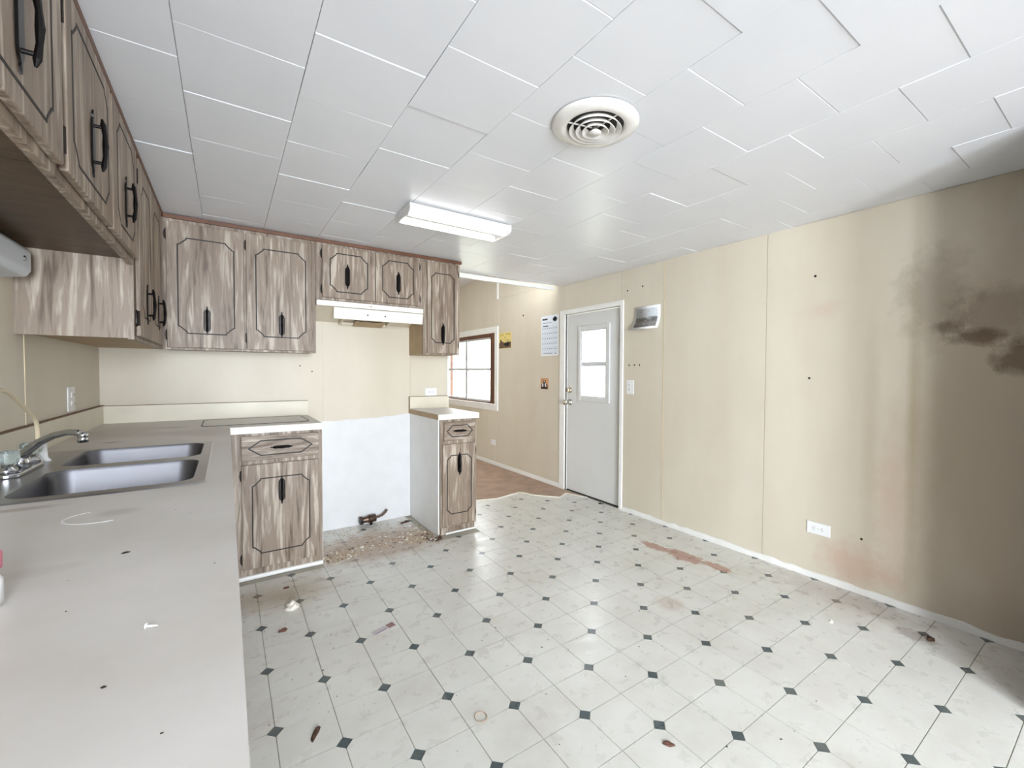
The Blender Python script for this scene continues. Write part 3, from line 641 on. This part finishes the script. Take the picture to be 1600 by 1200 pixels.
for (r0, r1, za, zb) in ((.078, .093, 2.120, 2.101), (.054, .070, 2.118, 2.098), (.031, .047, 2.116, 2.095)):
    MB().lathe([(r0, za), (r1, zb), (r1+.0025, zb+.001), (r0+.002, za+.001)], (VX, VY, 0), 40, close=False).build('louvre_ring', 'vent', vt, smooth=True)
MB().lathe([(.006, 2.122), (.010, 2.106), (.022, 2.096), (.020, 2.092), (.001, 2.091)], (VX, VY, 0), 24).build('centre_knob', 'vent', vt, smooth=True)
for a in (38, 158, 278):
    c_, s_ = math.cos(math.radians(a)), math.sin(math.radians(a))
    MB().tube([(VX+.012*c_, VY+.012*s_, 2.112), (VX+.102*c_, VY+.102*s_, 2.119)], .0028, 6).build('spoke', 'vent', vt)
# light above the sink
sl_ = thing('wall_light', 'pale grey plastic light box on the wall above the sink', 'wall light', (-.585, 1.8, 1.53))
MB().prism([(-.6215, 1.650), (-.560, 1.640), (-.548, 1.625), (-.548, 1.560), (-.560, 1.540), (-.6215, 1.532)], 1.25, 2.26, 1).build('housing', plain('grey_plastic', srgb(206, 212, 218), .35, var=.02), sl_, bevel=.006)
MB().lathe([(.009, -.5475), (.009, -.545), (.005, -.543)], (0, 2.19, 1.593), 12, 0).build('screw', 'chrome', sl_, smooth=True)

# ------------------------------------------------------------------ outlets, switches, things on the walls
def vplate(name, label, cat, mp, u, z, w, h, kind, group=None):
    """wall plate; mp maps (u, depth from wall, z)"""
    t_ = thing(name, label, cat, mp(u, 0, z-h/2), group)
    MB(mp).box(u-w/2, u+w/2, .0005, .006, z-h/2, z+h/2).build('cover_plate', 'plate', t_, bevel=.002)
    if kind == 'outlet':
        hz = w > h
        for s_ in (-1, 1):
            cu, cz = (u+s_*w*.17, z) if hz else (u, z+s_*h*.17)
            MB(mp).box(cu-.014, cu+.014, .006, .008, cz-.014, cz+.014).build('socket', 'plate', t_, bevel=.002)
            sm = MB(mp)
            for k in (-1, 1):
                if hz: sm.box(cu-.004+(.0), cu+.004, .0078, .0083, cz+k*.006-.0012, cz+k*.006+.0012)
                else: sm.box(cu+k*.006-.0012, cu+k*.006+.0012, .0078, .0083, cz-.004, cz+.004)
            sm.box(cu+.008, cu+.0105, .0078, .0083, cz-.0015, cz+.0015) if hz else sm.box(cu-.0015, cu+.0015, .0078, .0083, cz-.0105, cz-.008)
            sm.build('socket_slots', 'groove', t_)
        MB(mp).box(u-.002, u+.002, .006, .0068, z-.002, z+.002).build('screw', 'nickel', t_)
    else:
        for s_ in (-1, 1):
            MB(mp).box(u-.010, u+.010, .006, .008, z+s_*.020-.012, z+s_*.020+.012).build('switch_bezel', 'plate', t_)
            MB(mp).box(u-.006, u+.006, .008, .016, z+s_*.020-.003, z+s_*.020+.005).build('toggle', 'gap', t_)
    return t_
mr = lambda a, d, z: (XR-d, a, z); mbk = lambda a, d, z: (a, YB-d, z); mlf = lambda a, d, z: (XL+d, a, z)
vplate('wall_outlet', 'white horizontal duplex outlet low on the large bare right wall', 'outlet', mr, 1.146, .299, .126, .070, 'outlet')
vplate('wall_outlet', 'small outlet low on the right wall of the next room, under the window corner', 'outlet', mr, 5.06, .300, .115, .068, 'outlet')
vplate('wall_outlet', 'white horizontal outlet on the back wall above the small countertop', 'outlet', mbk, 1.447, 1.050, .104, .065, 'outlet')
vplate('light_switch', 'white light switch plate just right of the entry door', 'switch', mr, 2.656, 1.100, .085, .122, 'switch')
sw = vplate('light_switch', 'cream wall plate on the left wall above the corner backsplash', 'switch', mlf, 3.045, 1.080, .115, .118, 'switch')

def flat(name, label, cat, poly_or_box, mat): pass
# calendar
cal = thing('wall_calendar', 'white paper calendar sheet pinned left of the entry door', 'calendar', (XR, 3.83, 1.41))
MB(mr).box(3.672, 3.988, .002, .0035, 1.408, 1.846).build('sheet', plain('calendar_paper', srgb(222, 228, 236), .6, var=.02), cal)
bd = MB(mr).box(3.675, 3.985, .0035, .0039, 1.410, 1.422).box(3.675, 3.686, .0035, .0039, 1.41, 1.845).box(3.972, 3.985, .0035, .0039, 1.41, 1.845); bd.build('paper_border', 'plate', cal)
gr = MB(mr)
for z_ in (1.445, 1.50, 1.555, 1.61, 1.665, 1.72): gr.box(3.69, 3.968, .0036, .0040, z_-.0008, z_+.0008)
for k in range(8): gr.box(3.69+k*.0397-.0006, 3.69+k*.0397+.0006, .0036, .0040, 1.445, 1.72)
gr.build('printed_grid', plain('print_blue_grey', srgb(150, 165, 185), .7), cal, kind='stuff')
pr = MB(mr); rr = random.Random(5)
pr.box(3.87, 3.965, .0036, .0042, 1.800, 1.818); pr.box(3.70, 3.775, .0036, .0042, 1.788, 1.812); pr.box(3.715, 3.76, .0036, .0042, 1.775, 1.826); pr.box(3.80, 3.96, .0036, .0042, 1.765, 1.770); pr.box(3.86, 3.955, .0036, .0042, 1.729, 1.740)
for r_ in range(5):
    for k in range(7):
        pr.box(3.945-k*.0397, 3.957-k*.0397, .0036, .0041, 1.700-r_*.055, 1.710-r_*.055)
pr.box(3.71, 3.74, .0036, .0041, 1.428, 1.436).box(3.78, 3.95, .0036, .0041, 1.430, 1.434)
pr.build('printed_marks', plain('print_ink', srgb(60, 62, 70), .7), cal, kind='stuff')
# yellow card by the window
yc = thing('postcard', 'small yellow picture card taped beside the far window', 'card', (XR, 4.77, 1.53))
MB(mr).box(4.622, 4.918, .001, .003, 1.528, 1.728).build('card', plain('yellow_card', srgb(226, 205, 128), .6, var=.06), yc)
MB(mr).prism([(4.63, 1.532), (4.915, 1.532), (4.915, 1.600), (4.85, 1.618), (4.76, 1.598), (4.70, 1.612), (4.63, 1.608)], .003, .0036, 1).build('printed_foreground', plain('print_brown', srgb(110, 84, 66), .7, var=.5, nscale=40), yc)
MB(mr).prism([(4.66, 1.560), (4.72, 1.552), (4.80, 1.570), (4.77, 1.598), (4.70, 1.603), (4.66, 1.590)], .0036, .004, 1).box(4.855, 4.885, .0036, .004, 1.605, 1.64).build('printed_shapes', 'black', yc)
pm = MB(mr)
for a, z_, w_ in ((4.645, 1.700, .11), (4.80, 1.70, .05), (4.86, 1.69, .03), (4.64, 1.625, .12), (4.76, 1.665, .03)): pm.box(a, a+w_, .003, .0036, z_, z_+.006)
pm.build('printed_marks', plain('print_olive', srgb(120, 104, 54), .7), yc, kind='stuff')
# brown card
bc = thing('sticker', 'tiny orange and black card with two pale figures left of the door knob', 'card', (XR, 3.92, 1.04))
MB(mr).box(3.852, 3.994, .001, .0025, 1.040, 1.162).build('card', plain('orange_card', srgb(206, 150, 104), .6, var=.1), bc)
MB(mr).prism([(3.862, 1.042), (3.988, 1.042), (3.985, 1.085), (3.95, 1.105), (3.955, 1.135), (3.90, 1.138), (3.90, 1.108), (3.866, 1.085)], .0025, .003, 1).build('printed_silhouette', plain('print_dark_brown', srgb(52, 34, 30), .7), bc)
MB(mr).prism([(3.945, 1.065), (3.972, 1.072), (3.955, 1.105), (3.940, 1.10)], .003, .0034, 1).prism([(3.885, 1.068), (3.908, 1.068), (3.918, 1.10), (3.900, 1.108)], .003, .0034, 1).box(3.918, 3.935, .003, .0034, 1.118, 1.128).build('printed_figures', 'plate', bc)
# curled photo print
ph = thing('photo_print', 'curling black and white landscape photo with white border, right of the door', 'photo', (XR, 2.48, 1.60))
def sheet(name, y0, y1, z0, z1, off, mat, parent, n=12, rag=0):
    m = MB(); vs = []; fs = []
    for k in range(n+1):
        q = k/n; z_ = z0+(z1-z0)*q; zz = (z_-1.590)/(1.785-1.590)
        curl = .055*max(0, .52-zz)**1.5*2.2+.004
        for y_, e_ in ((y0, .85), (y1, 1.25)): vs.append((XR-curl*e_-off-.002, y_, z_))
    for k in range(n): fs.append((2*k, 2*k+1, 2*k+3, 2*k+2))
    o = m.add(vs, fs).build(name, mat, parent, smooth=True); md = o.modifiers.new('thickness', 'SOLIDIFY'); md.thickness = .0006; return o
sheet('paper', 2.335, 2.615, 1.590, 1.785, 0, 'plate', ph)
t = NT('photo_landscape'); g = t.new('ShaderNodeSeparateXYZ'); t.link(t.P(), g.inputs[0]); nn = t.noise(26, t.mapv((1, 1, 2.2)), 4, .6)
zr = t.math('ADD', g.outputs[2], t.math('MULTIPLY', nn, .03))
c = t.ramp(t.math('MULTIPLY', t.math('SUBTRACT', zr, 1.605), 5.5), [(.0, srgb(96, 92, 90)), (.28, srgb(132, 128, 124)), (.42, srgb(92, 90, 88)), (.52, srgb(110, 110, 108)), (.58, srgb(190, 196, 200)), (1, srgb(204, 208, 214))])
c = t.mix(t.ramp(nn, [(.55, 0.0), (.62, .6)]), c, srgb(176, 172, 168)); M['photo'] = t.out(c, .4)
sheet('printed_image', 2.362, 2.588, 1.610, 1.765, .0012, 'photo', ph)
# nail holes
def holes(lab, pts, mp, r=.006):
    for (u, z) in pts:
        o = setorigin(MB(mp).lathe([(r, .0004), (r*.8, .0016), (r*.4, .002)], (u, 0, z), 8, 1).build('nail', 'hole')); props(o, lab, 'nail', 'small nail holes and nails left in the walls')
for lab, u, z, mp, r in (('dark nail nearest the door in the row of three above the light switch', 2.672, 1.292, mr, .008), ('middle dark nail of the row of three above the light switch', 2.612, 1.293, mr, .008),
        ('dark nail farthest from the door in the row of three above the light switch', 2.555, 1.293, mr, .008), ('upper dark nail of the two above the low outlet on the bare right wall', 1.194, 1.808, mr, .008),
        ('lower dark nail of the two above the low outlet on the bare right wall', 1.216, 1.198, mr, .007), ('small nail just right of the low outlet on the right wall', .93, .305, mr, .007),
        ('faint nail high above the door, left one of the pair over the photo print', 2.70, 1.945, mr, .008), ('nail high on the wall, right one of the pair over the photo print', 2.53, 1.958, mr, .008),
        ('dark nail between the far window and the calendar', 4.36, 1.90, mr, .013), ('left nail on the back wall just below the tall wall cabinet', .44, 1.262, mbk, .005),
        ('right nail on the back wall between tall cabinet and stove bay', .52, 1.222, mbk, .005)):
    holes(lab, [(u, z)], mp, r)

# ------------------------------------------------------------------ gas valve in the stove bay
gv = thing('gas_valve', 'dark brass gas valve with short flexible stub at the stove bay wall', 'valve', (.92, 3.58, .0))
MB().tube([(.84, 3.60, .045), (.862, 3.60, .047), (.866, 3.60, .047), (.905, 3.60, .049), (.909, 3.60, .049), (.965, 3.60, .052)], [.030, .032, .022, .026, .031, .029], 12).build('body', plain('dark_brass', srgb(84, 66, 54), .35, .7, .5, 50), gv)
MB().tube([(.85, 3.59, .047), (.85, 3.552, .047)], [.018, .016], 8).build('shutoff_handle', 'hinge', gv)
pth = [(.965, 3.60, .052), (.99, 3.60, .055), (1.02, 3.598, .066), (1.04, 3.595, .085), (1.052, 3.59, .104)]
fine = []
for a, b_ in zip(pth, pth[1:]):
    for k in range(5): fine.append(tuple(a[i]+(b_[i]-a[i])*k/5 for i in range(3)))
MB().tube(fine+[pth[-1]], [.011 if k % 2 else .008 for k in range(len(fine)+1)], 10).build('flexible_stub', plain('flex_tube', srgb(120, 100, 84), .4, .6, .3, 60), gv)
MB().tube([(.93, 3.60, .030), (.93, 3.60, .001)], .012, 8).build('riser_pipe', 'hinge', gv)

# ------------------------------------------------------------------ debris
rr = random.Random(11)
def chip(m, x, y, z, s, flat=.35):
    a = rr.uniform(0, PI*2); n = rr.choice((4, 5, 6)); pts = []
    for k in range(n):
        r_ = s*rr.uniform(.6, 1.1); pts.append((x+r_*math.cos(a+2*PI*k/n), y+r_*math.sin(a+2*PI*k/n)*rr.uniform(.6, 1)))
    h = s*flat*rr.uniform(.5, 1.3); n2 = len(pts)
    m.add([(p[0], p[1], z) for p in pts]+[(x+(p[0]-x)*.7, y+(p[1]-y)*.7, z+h*rr.uniform(.6, 1.2)) for p in pts], [tuple(range(n2)), tuple(range(n2, 2*n2))]+[(i, (i+1) % n2, n2+(i+1) % n2, n2+i) for i in range(n2)])
def inpile():
    while True:
        x = rr.uniform(.50, 1.27); y = rr.uniform(3.0, 3.62); e = (x-.5)/.77
        w_ = math.exp(-((x-.56)/.12)**2-((y-3.08)/.09)**2)*1.6+math.exp(-((x-1.2)/.12)**2-((y-3.13)/.12)**2)*1.6+math.exp(-((y-3.13-.02*math.sin(9*x))/.09)**2)*.8+.10
        if rr.random() < w_/1.6 and (y > 3.01): return x, y
m = MB(); mats = []
for mt, n_, s0, s1 in ((0, 760, .004, .013), (1, 110, .005, .014), (2, 130, .004, .012)):
    for _ in range(n_):
        x, y = inpile()
        if mt == 2 and rr.random() < .6: x, y = rr.gauss(1.22, .03), rr.gauss(3.07, .05)
        k0 = len(m.f); x = min(max(x, .505), 1.245); chip(m, x, min(max(y, 2.99), 3.62), .0, rr.uniform(s0, s1)); mats += [mt]*(len(m.f)-k0)
o = m.build('crumbled_debris', 'crumb'); o.data.materials.append(M['crumbw']); o.data.materials.append(M['crumbd'])
for p, k in zip(o.data.polygons, mats): p.material_index = k
props(setorigin(o), 'tan, white and brown crumbled debris scattered over the empty stove bay floor', 'debris', kind='stuff')
m = MB()
for _ in range(260):
    x, y = rr.uniform(.05, 2.8), rr.uniform(.35, 2.95)
    if rr.random() < (1.2 if x < 1.3 else .35): chip(m, x, y, .0002, rr.choice((.0018, .0025, .0035, .005)), .3)
o = setorigin(m.build('floor_specks', 'soil')); props(o, 'tiny dark specks of grit scattered over the vinyl floor', 'debris', kind='stuff')
m = MB()
for (x, y) in [(-.177, .828), (-.105, .607), (-.33, 1.45), (-.12, 1.40), (-.10, 1.30), (-.07, 1.25), (-.40, .75), (-.05, .5), (-.2, .95), (.0+-.02, .9)]:
    chip(m, x, y, .9003, rr.choice((.0011, .0017)), .3)
o = setorigin(m.build('counter_specks', 'soil')); props(o, 'tiny dark specks on the near countertop', 'debris', kind='stuff')
def lump(name, lab, cat, x, y, z, sx, sy, sz, mat, seed=0, rot=0):
    r3 = random.Random(seed); m = MB(); nr, ns = 5, 9; pr_ = []
    vs = []; fs = []
    for i in range(nr):
        ph_ = PI/2*i/(nr-1)
        for j in range(ns):
            th = 2*PI*j/ns; k = 1+r3.uniform(-.28, .28); a, b_ = sx*math.cos(ph_)*math.cos(th)*k, sy*math.cos(ph_)*math.sin(th)*k
            vs.append((x+a*math.cos(rot)-b_*math.sin(rot), y+a*math.sin(rot)+b_*math.cos(rot), z+sz*math.sin(ph_)*k if i else z))
    fs = [(i*ns+j, i*ns+(j+1) % ns, (i+1)*ns+(j+1) % ns, (i+1)*ns+j) for i in range(nr-1) for j in range(ns)]+[tuple(range(ns))[::-1], tuple(range((nr-1)*ns, nr*ns))]
    return props(setorigin(m.add(vs, fs).build(name, mat)), lab, cat)
lump('plaster_chunk', 'white crumpled plaster chunk on the floor near the base cabinet', 'debris', .262, 2.555, .0002, .030, .036, .032, 'crumbw', 2, .3)
lump('dead_leaf', 'dark reddish curled leaf on the floor below the white chunk', 'leaf', .203, 2.348, .0002, .022, .015, .008, 'red', 3, .4)
lump('leaf_scrap', 'small brown scrap on the stained floor beside the cabinet base', 'leaf', .262, 2.81, .0002, .018, .012, .004, 'red', 4)
lump('dead_insect', 'dark dead insect on the floor near the counter edge', 'insect', .232, 1.609, .0002, .030, .009, .008, 'crumbd', 5, 1.1)
lump('dead_insect', 'reddish dead insect on a tile near the bottom centre', 'insect', 1.175, .901, .0002, .020, .010, .006, 'red', 6, -.9)
lump('mud_clump', 'small brown clump on the floor near the dark right corner', 'debris', 2.635, .575, .0002, .020, .016, .014, 'crumbd', 7)
lump('pebble', 'small pale pebble on the floor near the right wall', 'pebble', 2.42, .90, .0002, .012, .010, .009, 'crumbw', 8)
lump('black_crumb', 'black crumb at the foot of the entry door', 'debris', 2.835, 2.98, .0002, .014, .014, .012, 'soil', 9)
lump('rotten_wood', 'dark rotten wood bit at the foot of the narrow cabinet', 'debris', 1.262, 3.008, .0002, .018, .014, .022, 'crumbd', 10)
lump('wood_splinter', 'dark splinter at the back corner of the stove bay', 'debris', 1.17, 3.50, .0002, .050, .012, .012, 'crumbd', 12, .25)
# hair tie, label scrap, screw, cap on counter
o = MB().tube([(.722+.021*math.cos(k*PI/10), 1.354+.024*math.sin(k*PI/10), .0022) for k in range(21)], .0016, 6, False).build('rubber_band', plain('rubber', srgb(176, 150, 128), .6)); props(setorigin(o), 'thin tan rubber band ring lying on the floor', 'rubber band')
lb = thing('torn_label', 'torn pale label scrap with a reddish end on the floor', 'paper', (.60, 2.09, 0))
MB().prism([(.548, 2.060), (.625, 2.085), (.618, 2.118), (.540, 2.092)], .0004, .0022).build('paper', plain('label_paper', srgb(196, 186, 188), .6), lb)
MB().prism([(.618, 2.083), (.652, 2.092), (.645, 2.128), (.612, 2.117)], .0004, .0026).build('reddish_end', plain('label_red', srgb(140, 108, 104), .6), lb)
MB().prism([(.552, 2.066), (.610, 2.084), (.609, 2.089), (.551, 2.071)], .0022, .0026).build('printed_bar', plain('label_bar', srgb(120, 112, 126), .6), lb)
sc = thing('drywall_anchor', 'small white plastic screw anchor lying on the near countertop', 'screw', (-.080, .716, .9))
MB().tube([(-.0845, .7175, .9032), (-.079, .7155, .9026), (-.0735, .7140, .9020)], [.0016, .0014, .0006], 8).build('shank', 'plate', sc, smooth=True)
MB().tube([(-.0855, .7179, .9035), (-.0844, .7175, .9034)], [.0034, .0032], 12).build('head', 'plate', sc)
lump('dead_fly', 'tiny dark fly on the near countertop', 'insect', -.148, 1.038, .9004, .0065, .003, .002, 'soil', 14, .2)
lump('dark_crumb', 'small dark crumb on the near counter, nearest the viewer', 'debris', -.105, .607, .9004, .0022, .0018, .001, 'soil', 15)
m = MB(lambda a, d, z: (a, z, d)); pts = [(-.222+.066*math.cos(math.radians(k)), 1.335+.055*math.sin(math.radians(k))) for k in range(120, 292, 8)]
m.strip(pts, .004, .9002, .9008, False); o = setorigin(m.build('dried_water_ring', 'plate')); props(o, 'white curved dried ring mark on the counter in front of the sink', 'stain')
# bottle at the left edge
bt = thing('plastic_bottle', 'small white bottle with a pink cap standing at the left edge of the counter', 'bottle', (-.285, .88, .9))
MB().lathe([(.020, .9005), (.028, .903), (.028, .935), (.022, .945), (.012, .950)], (-.2795, .90, 0), 20).build('body', 'plate', bt, smooth=True)
MB().lathe([(.022, .950), (.0275, .952), (.0275, .972), (.022, .976)], (-.2795, .90, 0), 20).build('cap', plain('pink_plastic', srgb(214, 120, 140), .4), bt, smooth=True)
